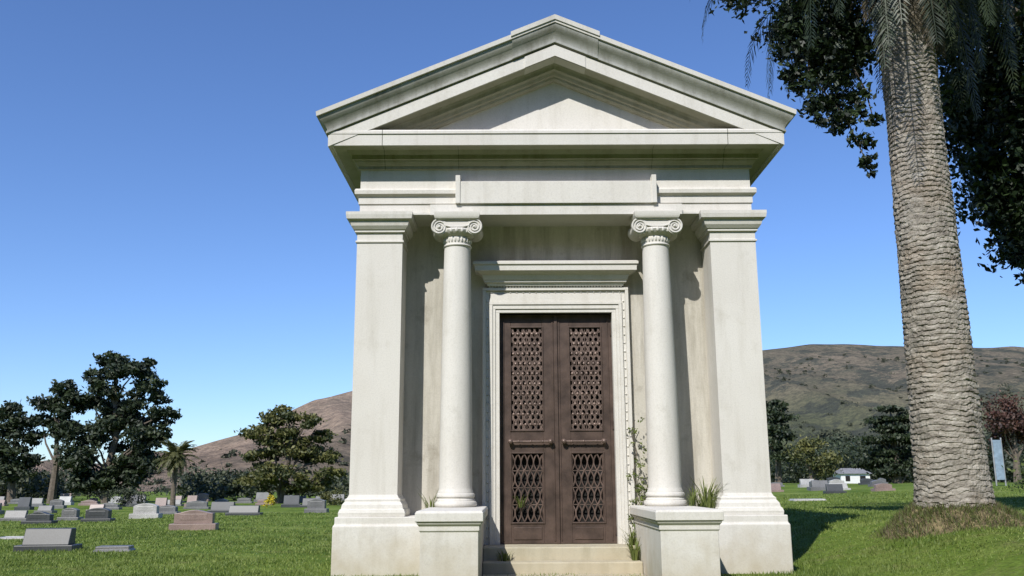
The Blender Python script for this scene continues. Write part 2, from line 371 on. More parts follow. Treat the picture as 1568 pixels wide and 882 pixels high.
def rake(b,prof,W=2.72,yb=YB+0.35,roof=False):
    vs=[]
    for o,z in prof:
        x=W+o; vs+=[(-x,yb,z-S*x),(-x,-o,z-S*x),(0,-o,z),(x,-o,z-S*x),(x,yb,z-S*x)]
    fs=[]
    for i in range(len(prof)-1):
        for k in range(4):
            a=i*5+k; fs.append((a,a+1,a+6,a+5))
    if roof:
        e=(len(prof)-1)*5; vs.append((0,yb,prof[-1][1])); q=len(vs)-1
        fs+=[(e,e+1,e+2,q),(q,e+2,e+3,e+4)]
    b.add(vs,fs)
b_=MB(); rake(b_,[(-0.06,6.70),(0.0,6.70),(0.03,6.72),(0.04,6.75),(0.07,6.76),(0.09,6.80),(0.13,6.82),(0.14,6.87),(0.16,6.905),(0.34,6.915)])
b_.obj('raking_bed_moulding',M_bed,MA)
b_=MB(); rc=[(0.34,6.9155),(0.345,6.90),(0.372,6.90),(0.374,7.06),(0.355,7.066),(0.355,7.085)]; rake(b_,rc); b_.obj('raking_cornice',M_stone,MA)
b_=MB(); si=[(0.355,7.0855),(0.400,7.088),(0.400,7.12),(0.385,7.125),(0.39,7.15),(0.405,7.19),(0.435,7.235),(0.465,7.27),(0.485,7.31),(0.487,7.335)]
rake(b_,si); b_.obj('raking_sima',M_weath,MA,autosmooth=35)
b_=MB(); tp=[(0.487,7.3355),(0.515,7.34),(0.522,7.405),(0.50,7.412)]; rake(b_,tp,roof=True); b_.obj('roof',M_stone,MA)
def rakeblock(b,prof,X0,yb,xa=None):
    vs=[];fs=[]
    P=[(yb,prof[0][1])]+[(-o,z) for o,z in prof]+[(yb,prof[-1][1])]; k=len(P)
    xs=(-X0,0,X0) if xa is None else xa
    for x in xs:
        for y,z in P: vs.append((x,y,z-S*abs(x)))
    m_=len(xs)
    for j in range(m_-1):
        for i in range(k): fs.append((j*k+i,j*k+(i+1)%k,(j+1)*k+(i+1)%k,(j+1)*k+i))
    fs+=[tuple(range(k)),tuple(range(m_*k-1,(m_-1)*k-1,-1))]; b.add(vs,fs)
b_=MB(); rakeblock(b_,[(o+0.012,z+0.004) for o,z in si[1:]],0.59,0.6); b_.obj('apex_sima_block',M_weath,MA,autosmooth=35)
b_=MB(); rakeblock(b_,[(o+0.020,z+0.035) for o,z in tp[0:]],0.61,0.6); b_.obj('apex_acroterion_block',M_stone,MA)
b_=MB(); rakeblock(b_,[(o+0.012,z) for o,z in rc[1:4]],0.42,0.3); b_.obj('apex_keystone',M_stone,MA)
for sgn in (-1,1):
    cx=1.35*sgn; E=empty('ionic_column'); E.parent=MA; E.location=(cx,-0.0,0)
    b_=MB()
    pr=[(0.262,0.828),(0.275,0.845),(0.278,0.87),(0.268,0.893),(0.25,0.90),(0.25,0.912),(0.236,0.93),(0.24,0.945),(0.25,0.955),(0.252,0.975),(0.243,0.992),(0.23,0.998),(0.23,1.012),(0.218,1.04)]
    for i in range(25):
        f=i/24; pr.append((0.214-0.036*(f**1.6),1.06+f*(4.24-1.06)))
    pr+=[(0.19,4.25),(0.195,4.262),(0.19,4.275),(0.18,4.28),(0.18,4.38),(0.20,4.39),(0.235,4.43),(0.25,4.46),(0.24,4.48)]
    b_.lathe(0,0,pr,48); b_.obj('shaft_and_base',M_stone,E,autosmooth=35)
    b_=MB()
    b_.loft(-0.26,0.26,-0.21,0.21,[(0,4.60),(0.03,4.61),(0.045,4.64),(0.045,4.70)])
    b_.box(-0.235,0.235,-0.2,0.2,4.48,4.602)
    for vx in (-0.235,0.235):
        b_.tube([(vx,-0.205,4.50),(vx,-0.19,4.50),(vx,-0.06,4.50),(vx,0.06,4.50),(vx,0.19,4.50),(vx,0.205,4.50)],[0.108,0.112,0.085,0.085,0.112,0.108],28)
        s2=1 if vx>0 else -1
        pts=[];rad=[]
        for i in range(72):
            a=i/71*2.6*2*PI; r=0.106*(1-i/71*0.86); pts.append((vx+s2*r*math.sin(a),-0.212,4.50+r*math.cos(a))); rad.append(0.013*(1-0.45*i/71))
        b_.tube(pts,rad,6); b_.sphere((vx,-0.21,4.50),0.022)
    b_.tube([(-0.235,-0.212,4.606),(0,-0.212,4.598),(0.235,-0.212,4.606)],0.012,6)
    b_.tube([(-0.17,-0.212,4.52),(-0.08,-0.222,4.497),(0.08,-0.222,4.497),(0.17,-0.212,4.52)],0.011,6)
    for i in range(7):
        a=-PI/2+(-0.95+1.9*i/6); b_.sphere((0.235*math.cos(a),0.235*math.sin(a),4.45),0.03,8,6,(0.8,0.8,1.2))
    for i in range(14):
        a=-PI+PI*i/13; b_.sphere((0.182*math.cos(a),0.182*math.sin(a),4.335),0.022,6,5,(0.8,0.8,1.7))
    b_.obj('capital',M_stone,E,autosmooth=35)
D=empty('door_surround'); D.parent=MA
def frameU(b,xi,xo,zt_i,zt_o,y0,y1,zb=0.321):
    b.box(-xo,-xi,y0,y1,zb,zt_i); b.box(xi,xo,y0,y1,zb,zt_i); b.box(-xo,xo,y0,y1,zt_i,zt_o)
b_=MB()
frameU(b_,0.975,1.02,3.76,3.80,0.455,0.549); frameU(b_,0.925,0.9745,3.715,3.7595,0.49,0.549); frameU(b_,0.88,0.9245,3.56,3.60,0.462,0.549)
b_.box(-0.92,0.92,0.475,0.549,3.601,3.714)
frameU(b_,0.84,0.8795,3.50,3.5595,0.478,0.549); frameU(b_,0.785,0.8395,3.45,3.4995,0.494,0.70)
b_.obj('architrave_frame',M_stone,D,bevel=0.004)
b_=MB()
for k in range(28):
    z=0.42+k*0.118
    for sx in (-1,1): b_.sphere((sx*0.95,0.490,z),0.015,8,5)
for k in range(21): b_.sphere((-0.90+k*1.8/20,0.490,3.737),0.015,8,5)
b_.obj('rosette_studs',M_stone,D,smooth=True)
b_=MB(); b_.loft(-0.93,0.93,0.45,0.549,[(0.02,3.82),(0.03,3.85),(0.06,3.865),(0.06,3.885),(0.075,3.90),(0.095,3.96),(0.14,3.99),(0.16,4.0),(0.19,4.005),(0.195,4.075),(0.215,4.09),(0.215,4.125),(0.19,4.14)])
o=b_.obj('door_hood',M_stone,D)
b_=MB()
for k in range(46):
    x=-0.92+k*1.84/45; b_.box(x-0.012,x+0.012,0.445,0.456,3.80,3.825)
b_.obj('dentils',M_stone,D)
DR=empty('bronze_double_door'); DR.parent=MA
yd=0.62
def clipbar(b,x,z,ang,rx0,rx1,rz0,rz1,w,y0,y1):
    dx,dz=math.cos(ang),math.sin(ang); t0,t1=-99,99
    for p,d,lo,hi in ((x,dx,rx0,rx1),(z,dz,rz0,rz1)):
        if abs(d)<1e-6:
            if p<lo or p>hi:return
            continue
        a,c=(lo-p)/d,(hi-p)/d
        if a>c:a,c=c,a
        t0=max(t0,a);t1=min(t1,c)
    if t1-t0>0.03: b.barxz((x+dx*t0,z+dz*t0),(x+dx*t1,z+dz*t1),w,y0,y1)
for sgn in (-1,1):
    L=empty('door_leaf'); L.parent=DR
    def mx(a,c): return (a,c) if sgn>0 else (-c,-a)
    b_=MB()
    def bx(a,c,y0,y1,z0,z1):
        p,q=mx(a,c); b_.box(p,q,y0,y1,z0,z1)
    bx(0.010,0.19,yd,yd+0.05,0.325,3.445); bx(0.63,0.785,yd,yd+0.05,0.325,3.445)
    for z0,z1 in ((0.325,0.60),(1.52,1.83),(3.26,3.445)): bx(0.1905,0.6295,yd+0.001,yd+0.05,z0,z1)
    for z0,z1 in ((0.60,1.52),(1.83,3.26)):
        bx(0.175,0.195,yd-0.012,yd+0.03,z0-0.015,z1+0.015); bx(0.625,0.645,yd-0.012,yd+0.03,z0-0.015,z1+0.015)
        bx(0.1955,0.6245,yd-0.0115,yd+0.03,z0-0.015,z0+0.006); bx(0.1955,0.6245,yd-0.0115,yd+0.03,z1-0.006,z1+0.015)
    bx(0.22,0.60,yd-0.01,yd,0.38,0.54); bx(0.035,0.055,yd-0.01,yd,0.36,3.40); bx(0.72,0.735,yd-0.01,yd,0.36,3.40)
    if sgn>0: b_.box(-0.022,0.022,yd-0.02,yd-0.001,0.325,3.44)
    b_.obj('leaf_frame',M_bronze,L,bevel=0.004)
    b_=MB(); a0,a1=mx(0.196,0.624)
    z0,z1=1.84,3.25
    W_=a1-a0
    for k in range(-16,40):
        z=z0+k*0.135
        clipbar(b_,a0,z,math.radians(60),a0,a1,z0,z1,0.018,yd+0.012,yd+0.028)
        clipbar(b_,a1,z,math.radians(120),a0,a1,z0,z1,0.018,yd+0.010,yd+0.026)
    for k in range(0,22):
        z=z0+0.0675*k
        if z<z1: clipbar(b_,a0,z,0,a0,a1,z0,z1,0.012,yd+0.014,yd+0.024)
    for k in range(7): 
        x=a0+W_*(k+0.5)/7; clipbar(b_,x,z0,PI/2,a0,a1,z0,z1,0.010,yd+0.015,yd+0.023)
    for i in range(6):
        for j in range(10):
            x=a0+W_*(i+ (0.5 if j%2 else 1.0))/6.5; z=z0+0.07+j*0.14
            if a0<x<a1: b_.sphere((x,yd+0.01,z),0.021,8,4,(1,0.5,1))
    b_.obj('upper_grille',M_bronze2,L)
    b_=MB(); z0,z1=0.61,1.51
    ncol=5
    for k in range(ncol+1):
        x=a0+W_*k/ncol
        for s2 in (-1,1):
            pts=[]
            for i in range(49):
                f=i/48; z=z0+(z1-z0)*f; xx_=x+s2*0.5*W_/ncol*math.sin(f*PI*4)*0.98
                pts.append((min(max(xx_,a0+0.004),a1-0.004),yd+0.015+0.004*s2,z))
            b_.tube(pts,0.010,5,False)
    for z in (0.61+0.225,0.61+0.45,0.61+0.675):
        b_.box(a0,a1,yd+0.010,yd+0.022,z-0.006,z+0.006)
    b_.obj('lower_grille',M_bronze2,L)
    b_=MB(); zc=1.675; h0,h1=mx(0.09,0.66)
    b_.cyl((h0,yd-0.06,zc),(h1,yd-0.06,zc),0.014,12)
    for xk in (0.09,0.64):
        x=xk*sgn; b_.sphere((x,yd-0.06,zc),0.036,14,8); b_.cyl((x,yd-0.06,zc),(x,yd+0.0,zc),0.014,10); b_.tube([(x,yd-0.006,zc),(x,yd+0.004,zc)],0.04,16)
    for xk in (0.2,0.36,0.53): b_.sphere((xk*sgn,yd-0.06,zc),0.02,10,6)
    b_.obj('push_bar',M_bronze2,L,autosmooth=40)
    b_=MB(); b_.box(a0-0.1,a1+0.1,yd+0.14,yd+0.15,0.33,3.44); b_.obj('dark_interior',M_dark,L)
b_=MB(); 
for z in (0.5,1.9,3.2):
    for sx in (-1,1): b_.cyl((sx*0.772,yd-0.012,z-0.06),(sx*0.772,yd-0.012,z+0.06),0.011,10)
b_.obj('hinges',M_bronze,DR)
# ---------------------------------------------------------------- weeds
def tuft(name,loc,n,h,spread,mat=L_weed,lean=0.5):
    P=[];T=[]
    for i in range(n):
        a=random.uniform(0,2*PI); l=h*random.uniform(0.4,1.0); r=random.uniform(0,spread)
        bx_,by_=math.cos(a)*r*0.4,math.sin(a)*r*0.4; dx,dy=math.cos(a)*lean*l,math.sin(a)*lean*l; w_=random.uniform(0.004,0.009)
        px,py=-math.sin(a)*w_,math.cos(a)*w_
        m1=(bx_+dx*0.35,by_+dy*0.35,l*0.6); e=(bx_+dx,by_+dy,l*random.uniform(0.75,1))
        P.append([(bx_-px,by_-py,0),(bx_+px,by_+py,0),(m1[0]+px,m1[1]+py,m1[2]),(m1[0]-px,m1[1]-py,m1[2])])
        P.append([(m1[0]-px,m1[1]-py,m1[2]),(m1[0]+px,m1[1]+py,m1[2]),(e[0]+px*.2,e[1]+py*.2,e[2]),(e[0]-px*.2,e[1]-py*.2,e[2])])
        t_=random.uniform(0.1,1); T+=[t_,t_]
    return quadmesh(name,np.array(P,dtype=float),mat,np.array(T),loc=loc)
tuft('weed_tuft',(0.66+1.90,12.15,0.70),90,0.55,0.3); tuft('weed_tuft',(0.66+1.66,11.85,0.82),35,0.30,0.15)
tuft('weed_tuft',(0.66-1.66,11.95,0.71),22,0.40,0.12); tuft('weed_tuft',(0.66-0.72,11.95,0.16),40,0.16,0.25)
tuft('weed_tuft',(0.66+0.93,11.93,0.16),50,0.34,0.15); tuft('weed_tuft',(0.66+0.94,12.3,0.32),40,0.30,0.15)
tuft('weed_tuft',(0.66-0.5,12.57,0.8),25,0.22,0.1)
VN=empty('climbing_weed',(0.66+1.03,12.42,0.3))
b_=MB(); pts=[(0.03*math.sin(i*1.3),0.02*math.cos(i),i*0.11) for i in range(16)]; b_.tube(pts,0.005,5); 
b_.tube([(0.06+0.04*math.sin(i*1.7+1),-0.03,i*0.1) for i in range(10)],0.004,5); b_.obj('stems',M_bark,VN)
cl=[]
for i in range(46):
    z=random.choice([random.uniform(0.1,0.95),random.uniform(0.1,1.7)]); cl.append((0.03*math.sin(z/0.11*1.3)+random.uniform(-0.05,0.10),random.uniform(-0.08,0.02),z,0.05,13))
foliage('leaves',cl,0.021,L_weed,VN)
# ---------------------------------------------------------------- big palm
px,py=6.49,13.6; pz=float(gh(px,py))
PA=empty('palm_tree',(px,py,pz))
na,nz=130,760; H=9.6; vs=[]
for j in range(nz+1):
    z=H*j/nz
    base=0.50-0.10*min(1,z/6.0)+0.12*math.exp(-z/0.35)
    for k in range(na):
        a=2*PI*k/na; ca,sa=math.cos(a),math.sin(a)
        wob=noise.noise(Vector((ca*1.2,sa*1.2,z*0.9)))*0.07+noise.noise(Vector((ca*4,sa*4,z*2.5+9)))*0.03+noise.noise(Vector((ca*10,sa*10,z*6)))*0.012
        ph=(z+wob)/0.080; row=math.floor(ph); fr=ph-row
        scar=abs(((a*13/(2*PI)+0.5*row)%1)-0.5)*2
        str_=0.30+0.9*max(0,min(1,0.5+noise.noise(Vector((ca*2.2,sa*2.2,z*1.8+4)))))
        d=(0.011*(1-fr)+0.010*(1-scar)*(1 if fr<0.6 else 0.3))*str_
        d+=0.016*noise.noise(Vector((ca*7,sa*7,z*9)))+0.012*noise.noise(Vector((ca*18,sa*18,z*26)))
        if fr>0.84: d-=0.008*str_
        r=base+d; vs.append((r*ca,r*sa,z-0.05))
fs=[(j*na+k,j*na+(k+1)%na,(j+1)*na+(k+1)%na,(j+1)*na+k) for j in range(nz) for k in range(na)]
me=bpy.data.meshes.new('trunk'); me.from_pydata(vs,[],fs)
m,t,b=newmat('palm_bark')
n1=noi(t,1.0,9,sc=(4.0,4.0,12),rough=0.8); r1=ramp(t,[(0.36,(0.12,0.105,0.085)),(0.48,(0.31,0.28,0.235)),(0.64,(0.53,0.495,0.43))]); t.links.new(n1.outputs[0],r1.inputs[0])
n2=noi(t,0.8,5,sc=(1,1,1.2)); r2=ramp(t,[(0.52,0.0),(0.68,0.55)]); t.links.new(n2.outputs[0],r2.inputs[0]); c=mix(t,r2.outputs[0],r1.outputs[0],(0.31,0.22,0.14))
n4=noi(t,2.2,6,rough=0.7); r4=ramp(t,[(0.54,0.0),(0.64,0.6)]); t.links.new(n4.outputs[0],r4.inputs[0]); c=mix(t,r4.outputs[0],c,(0.17,0.16,0.13))
t.links.new(c,b.inputs['Base Color']); b.inputs['Roughness'].default_value=0.95; n3=noi(t,26,6,sc=(1.6,1.6,1),rough=0.75); bump(t,b,n3.outputs[0],0.9,0.03)
me.materials.append(m); o=bpy.data.objects.new('trunk',me); scene.collection.objects.link(o); o.parent=PA
vs=[];nm=80;mr_=30
for j in range(mr_):
    f=j/(mr_-1)
    for k in range(nm):
        a=2*PI*k/nm; r=0.45+f*(0.62+0.12*noise.noise(Vector((math.cos(a)*2,math.sin(a)*2,4))))
        z=0.34*(1-f**1.3)-0.05+(0.09*noise.noise(Vector((math.cos(a)*r*6,math.sin(a)*r*6,1)))+0.03*noise.noise(Vector((math.cos(a)*r*22,math.sin(a)*r*22,1))))*(1-f)
        zz_=float(gh(px+r*math.cos(a),py+r*math.sin(a)))-pz
        vs.append((r*math.cos(a),r*math.sin(a),z+zz_*f))
fs=[(j*nm+k,j*nm+(k+1)%nm,(j+1)*nm+(k+1)%nm,(j+1)*nm+k) for j in range(mr_-1) for k in range(nm)]
me=bpy.data.meshes.new('root_mound'); me.from_pydata(vs,[],fs)
me.materials.append(flat('root_soil',(0.17,0.135,0.07),1,0,0.6,18,1.0)); o=bpy.data.objects.new('root_mound',me); scene.collection.objects.link(o); o.parent=PA
P=[];T=[]
for i in range(13000):
    a=random.uniform(0,2*PI); r=random.uniform(0.5,1.2); f=(r-0.45)/0.62; z=0.34*(1-max(0,min(1,f))**1.3)-0.06+(float(gh(px+r*math.cos(a),py+r*math.sin(a)))-pz)*min(1,f)
    hh=random.uniform(0.03,0.11); w_=0.006; th=random.uniform(0,PI); l1,l2=random.gauss(0,.04),random.gauss(0,.04)
    x,y=r*math.cos(a),r*math.sin(a); P.append([(x-w_*math.cos(th),y-w_*math.sin(th),z),(x+w_*math.cos(th),y+w_*math.sin(th),z),(x+l1,y+l2,z+hh)]); T.append(random.random())
quadmesh('mound_roots',np.array(P[:5000]),L_dead,np.array(T[:5000]),PA); quadmesh('mound_grass',np.array(P[5000:]),L_weed,np.array(T[5000:])*0.8,PA)
def fronds(name,n,base,length,e0,e1,mat,parent,leaf=0.38,nl=46,wl=0.014,droop=1.0,seed=1,rb=0.3):
    R=random.Random(seed); P=[];T=[]
    for i in range(n):
        az=2*PI*(i*0.381966)+R.uniform(-.2,.2); el=math.radians(R.uniform(e0,e1)); L_=length*R.uniform(0.8,1.1)
        p=Vector((base[0]+rb*math.cos(az),base[1]+rb*math.sin(az),base[2]+R.uniform(-.25,.25))); st_=L_/nl; tint=R.random()
        side=Vector((-math.sin(az),math.cos(az),0))
        for j in range(nl):
            f=j/nl; e=el-droop*1.9*f**1.3*(1 if el>-0.9 else 0.25); e=max(e,-1.5)
            d=Vector((math.cos(az)*math.cos(e),math.sin(az)*math.cos(e),math.sin(e))); q=p+d*st_
            rw=0.022*(1-f)+0.004
            P.append([p-side*rw,p+side*rw,q+side*rw,q-side*rw]);T.append(tint*0.5+0.3)
            if f>0.12:
                ll=leaf*math.sin(PI*min(1,(f*0.85+0.12)))**0.6
                for s in (-1,1):
                    dd=(side*s*0.8+d*0.65-Vector((0,0,0.35))+Vector((R.gauss(0,.08),R.gauss(0,.08),R.gauss(0,.08)))).normalized()
                    tip=p+dd*ll; wv=d*wl
                    mid=p+dd*ll*0.5+Vector((0,0,0.02))
                    P.append([p-wv*.5,mid-wv,tip,mid+wv]); T.append(min(1,max(0,tint*0.6+R.random()*0.4)))
            p=q
    return quadmesh(name,np.array([[tuple(v) for v in q] for q in P]),mat,np.array(T),parent)
fronds('green_fronds',66,(0,0,9.4),3.7,-10,75,L_palm,PA,seed=3,wl=.02)
fronds('drooping_fronds',24,(0,0,9.3),3.0,-50,0,L_palm,PA,seed=6,wl=.02)
fronds('dead_fronds',34,(0,0,9.1),1.7,-80,-50,L_dead,PA,seed=8,leaf=0.25)
b_=MB()
for i in range(60):
    a=i*2.39996; z=8.6+i*0.014; r=0.42
    b_.tube([(r*math.cos(a),r*math.sin(a),z),((r+.12)*math.cos(a),(r+.12)*math.sin(a),z+0.22)],[0.06,0.03],6)
b_.obj('frond_stubs',M_bark,PA)
# ---------------------------------------------------------------- near broadleaf tree
BT=empty('broadleaf_tree',(13,18,0))
cl=[(4.2,13.8,9.1,.55,1300),(4.6,13.6,8.6,.5,1200),(5.2,13.9,8.7,.6,1600),(5.8,14.2,8.6,.5,1300),(4.65,13.6,8.0,.33,520),(5.1,13.8,7.9,.45,800),(5.6,14,7.9,.42,600),(4.75,13.6,7.45,.24,270),(5.2,13.7,7.3,.38,460),(4.95,13.6,7.0,.2,220),(5.5,13.8,7.2,.3,320),(5.35,13.6,6.75,.22,230),(5.60,13.6,6.4,.17,150),(5.70,13.6,6.05,.12,100),(5.74,13.6,5.85,.05,30),(5.85,13.6,6.75,.12,80),(4.55,13.6,7.6,.15,110),(5.0,13.6,6.75,.1,60),(5.3,13.8,8.2,.5,800),(5.9,14.2,8.1,.35,450),(5.65,13.7,6.95,.14,90),(4.42,13.6,7.95,.12,60),
 (7.9,14.6,9.6,.6,1000),(8.6,15.5,9.9,.8,1700),(7.3,12.9,9.3,.35,350),(3.7,13.8,9.3,.3,300),(5.9,15.0,7.4,.25,200)]
def rel(c): return (c[0]-13,c[1]-18,c[2],c[3],c[4])
foliage('hanging_leaves',[rel(c) for c in cl],0.055,L_dark,BT,sub=14)
cl=[(9.2,17,10.6,1.0,2600),(10.2,17,10.4,1,2800),(9.5,17,9.4,.85,2700),(10.4,17,9.2,1,3200),(9.65,17,8.4,.7,2300),(10.4,17,8,.95,3000),(11.3,17,8,1.2,3800),(9.65,17,7.5,.58,1700),(10.35,17,7,.85,2600),(9.6,17,6.6,.38,750),(10.15,17,6.1,.55,1200),(10.0,17,5.4,.33,480),(10.4,17,5.2,.5,1000),(10.4,17,4.65,.20,220),(11.2,17,6.4,1.1,3000),(11.6,17,9.6,1.2,3400),(12.5,18,7,1.3,2600),(11,17,5.3,.6,1200),(9.35,16.8,6.0,.14,130),(8.95,16.6,8.6,.4,600),(9.2,16.8,7.2,.28,320),(8.9,16.5,9.7,.5,900),(9.9,18.5,8.8,1.0,2400),(10.6,18.5,7.0,1.0,2400),(10.7,18,5.9,.7,1400)]
foliage('crown_leaves',[rel(c) for c in cl],0.072,L_dark,BT,sub=16)
b_=MB()
b_.tube([(0,0,0.3),(0.1,0,3),(-0.1,0,6),(-.6,-.2,9),(-1.5,-.6,11)],[.5,.38,.32,.24,.15],14)
b_.tube([(-.3,0,7.5),(-2,-1,9.8),(-4.5,-2.5,10.6),(-7,-3.8,10.1),(-8.2,-4.2,8.9)],[.2,.15,.1,.06,.02],8)
for q in [[(-7,-3.8,10.1),(-8,-4.3,9),(-8.1,-4.3,7.6),(-7.6,-4.4,6.8),(-7.3,-4.4,5.95)],[(-7,-3.8,10.1),(-7.6,-4,8.7),(-7.2,-4.3,7.3),(-7.15,-4.4,6.7)],[(-7.5,-4,9.7),(-8.5,-4.3,8.4),(-8.3,-4.4,7.4)],
          [(-1,-.4,9),(-2.3,-1,7.6),(-2.7,-1,6.4),(-2.8,-1,5.0)],[(-.4,0,8),(-2,-1,9.4),(-3.4,-1,8.6),(-3.3,-1,7)],[(-1.5,-.6,8),(-3,-1,7.5),(-3.3,-1,6.4),(-3.5,-1,5.9)]]:
    b_.tube(q,[0.035*(1-0.8*i/(len(q)-1)) for i in range(len(q))],6)
b_.obj('trunk_and_limbs',M_bark,BT)
# ---------------------------------------------------------------- distant trees
def tree(name,loc,clumps,mat,size,trunkpts,cnt=420,rad=(0.3,0.1),flatz=0.75,sub=9,spread=0.30,grow=1.12):
    E=empty(name,loc); cl=[(dx,random.uniform(-0.5,0.5)*r*1.6,z,r*grow,int(cnt*r*r)) for dx,z,r in clumps]
    foliage('crown',cl,size,mat,E,flatz=flatz,sub=sub,spread=spread)
    b=MB()
    b.tube([(a,0,c) for a,c in trunkpts],[rad[0]+(rad[1]-rad[0])*i/(len(trunkpts)-1) for i in range(len(trunkpts))],8)
    for (dx,yy_,z,r,_) in cl:
        k=max(range(len(trunkpts)),key=lambda i:-abs(trunkpts[i][1]-(z-1.6))); a,c=trunkpts[k]
        b.tube([(a,0,c),((a+dx)/2+random.uniform(-.2,.2),yy_/2,(c+z)/2+random.uniform(-.1,.2)),(dx,yy_,z)],[rad[1]*0.9,rad[1]*0.6,rad[1]*0.25],6)
    b.obj('trunk',M_bark,E); return E
tree('cypress_tree',(-25.9,60,0),[(-.4,9.2,.75),(.2,8.5,.8),(1.5,8.5,.8),(2.3,7.5,.75),(3.4,5.6,.75),(-1.6,8.2,.65),(-1.9,6.7,.85),(1.0,6.5,.8),(-2.3,4.6,.9),(2.3,4.0,1.0),(-.6,4.9,1.0),(.7,2.9,1.2),(-1.8,3.0,1.1),(2.9,6.7,.5),(-.4,7.3,.75),(0,1.6,.9),(-1.2,1.5,1.0),(1.3,1.7,.9),(1.7,5.2,.8),(-1.0,3.9,.8),(3.1,4.5,.6),(1.9,9.0,.4),(.5,5.4,.8),(-.4,6.1,.7),(2.4,2.6,.8)],L_cyp,0.15,[(0,-.2),(-.1,2),(.3,4),(.1,6.2),(-.1,8.2)],cnt=1700,flatz=.65,sub=12,spread=.26)
tree('cypress_tree',(-29.6,60,0),[(.4,7.3,.7),(-.5,6.4,.8),(.6,5.9,.75),(-1.0,5.3,.6),(1.1,6.7,.55),(.1,4.9,.75),(.9,4.6,.55)],L_cyp,0.14,[(.2,-.2),(.3,2.4),(.1,5)],cnt=1600,flatz=.6,sub=12,spread=.25)
tree('cypress_tree',(-32.6,61,0),[(-.5,5.8,.9),(.6,5.4,.7),(-1.2,4.6,1),(.7,4.2,.8),(-.2,3.4,.9),(1.1,2.9,.7),(-1.4,3.0,1),(.4,2.0,.9)],L_cyp,0.14,[(.1,-.2),(0,2),(-.1,4.6)],cnt=1500,flatz=.6,sub=12,spread=.24)
tree('pine_tree',(-13.6,56,0),[(0,5.2,.85),(-.9,5.0,.6),(-1.5,4.2,.8),(1.3,4.8,.65),(-1.7,2.6,.9),(.8,3.0,1.1),(2.6,2.7,.7),(2.0,4.0,.65),(-.4,1.8,1.0),(1.9,1.4,.9),(.3,4.1,.75),(-.7,3.3,.75),(-1.5,1.3,.8),(.7,1.0,.8),(3.0,1.8,.5)],L_olive,0.12,[(-.1,-.2),(.1,1.6),(.3,3.2),(.1,4.6)],cnt=1700,flatz=.55,sub=12,spread=.26)
tree('cypress_tree',(20.3,70,0.9),[(0,5.9,.7),(-.4,5.2,.8),(.6,4.9,.7),(0,4.0,.9),(.9,3.6,.6),(-.6,3.0,.7),(.2,2.2,.9)],L_cyp,0.14,[(0,-.3),(.1,2),(0,5)],cnt=1500,flatz=.5)
tree('pine_tree',(21.5,66,0.8),[(-.4,2.0,.9),(.7,1.6,1.0),(.2,2.9,.7)],L_olive,0.12,[(0,-.3),(.1,1),(0,2)],cnt=1300)
tree('cedar_tree',(29.3,70,0.9),[(.1,5.7,.7),(-1.1,4.9,.9),(1.0,5.0,.9),(-.2,4.2,1.1),(-1.2,3.3,1.1),(1.2,3.4,1.1),(0,2.4,1.3),(1.5,1.9,1.2),(-1.4,1.6,1.1),(2.2,4.2,.8),(0,1,1.2)],L_cyp,0.14,[(0,-.3),(.1,2),(0,5)],cnt=1300,flatz=.30)
tree('plum_tree',(35.6,65,0.9),[(0,5.2,1.0),(-1,4.2,.9),(1,4.4,1.1),(.2,3.4,1.2),(1.8,3.4,1),(-.9,3.0,.6)],L_red,0.12,[(0,-.3),(.1,1.6),(.2,4)],cnt=1100)
SP=empty('palm_tree',(-18.0,50,0)); b_=MB(); b_.tube([(0,0,-.1),(0,0,.8),(.03,0,1.8),(0,0,2.7)],[.16,.13,.12,.15],10); b_.obj('trunk',M_bark,SP)
fronds('fronds',84,(0,0,2.65),1.15,-55,80,leafmat('young_palm_leaf',(0.04,0.05,0.015),(0.17,0.17,0.06),0.2),SP,leaf=0.24,nl=18,wl=0.036,seed=11,rb=.08,droop=0.6)
cl=[]
for i in range(60):
    u=random.uniform(-.62,-.16); y=random.uniform(90,130); r=random.uniform(.5,1.1); cl.append((u*y,y,r*0.5,r,int(150*r*r)))
for i in range(70):
    u=random.choice([random.gauss(-.315,.022),random.gauss(-.185,.02),random.gauss(-.50,.05),random.gauss(-.545,.03)]); y=random.uniform(64,85); r=random.uniform(.8,1.6); cl.append((u*y,y,r*0.8,r,int(200*r*r)))
foliage('distant_tree_mass',cl,0.16,L_bush,flatz=.7)
cl=[]
for i in range(260):
    u=random.uniform(.26,.66); y=random.uniform(85,150); r=random.uniform(.8,2.2)*(1.5 if random.random()<.1 else 1); cl.append((u*y,y,0.9+r*0.6+random.uniform(0,2.0),r,int(150*r*r)))
foliage('distant_tree_mass',cl,0.19,leafmat('valley_foliage',(0.013,0.022,0.010),(0.06,0.078,0.034),0.1),flatz=.75)
foliage('bush',[(0,0,.5,.6,900),(.6,.2,.4,.5,500)],.06,L_bush,loc=(-20.6,50,0))
foliage('bush',[(0,0,.4,.5,700),(-.6,.2,.35,.45,500)],.06,L_olive,loc=(-9.4,50,0))
foliage('yellow_flower_bush',[(0,0,.28,.3,260)],.06,L_yel,loc=(-12.0,47,0))
foliage('yellow_flower_bush',[(0,0,.5,.6,500)],.06,L_weed,loc=(15.4,27.6,0.75))
# unseen trees added around camera to cut sky fill (kept below the sun's path)
cl=[]
for i in range(250):
    a=math.radians(random.uniform(68,286)); R0=random.uniform(26,34); x=R0*math.sin(a)*1.15; y=R0*math.cos(a)
    for k in range(3): cl.append((x+random.uniform(-2,2),y+random.uniform(-2,2),[random.uniform(1,7),random.uniform(6,13),random.uniform(10,17)][k],random.uniform(2.4,3.6),130))
foliage('sky_blocking_trees',cl,0.8,L_bush,spread=0.35)
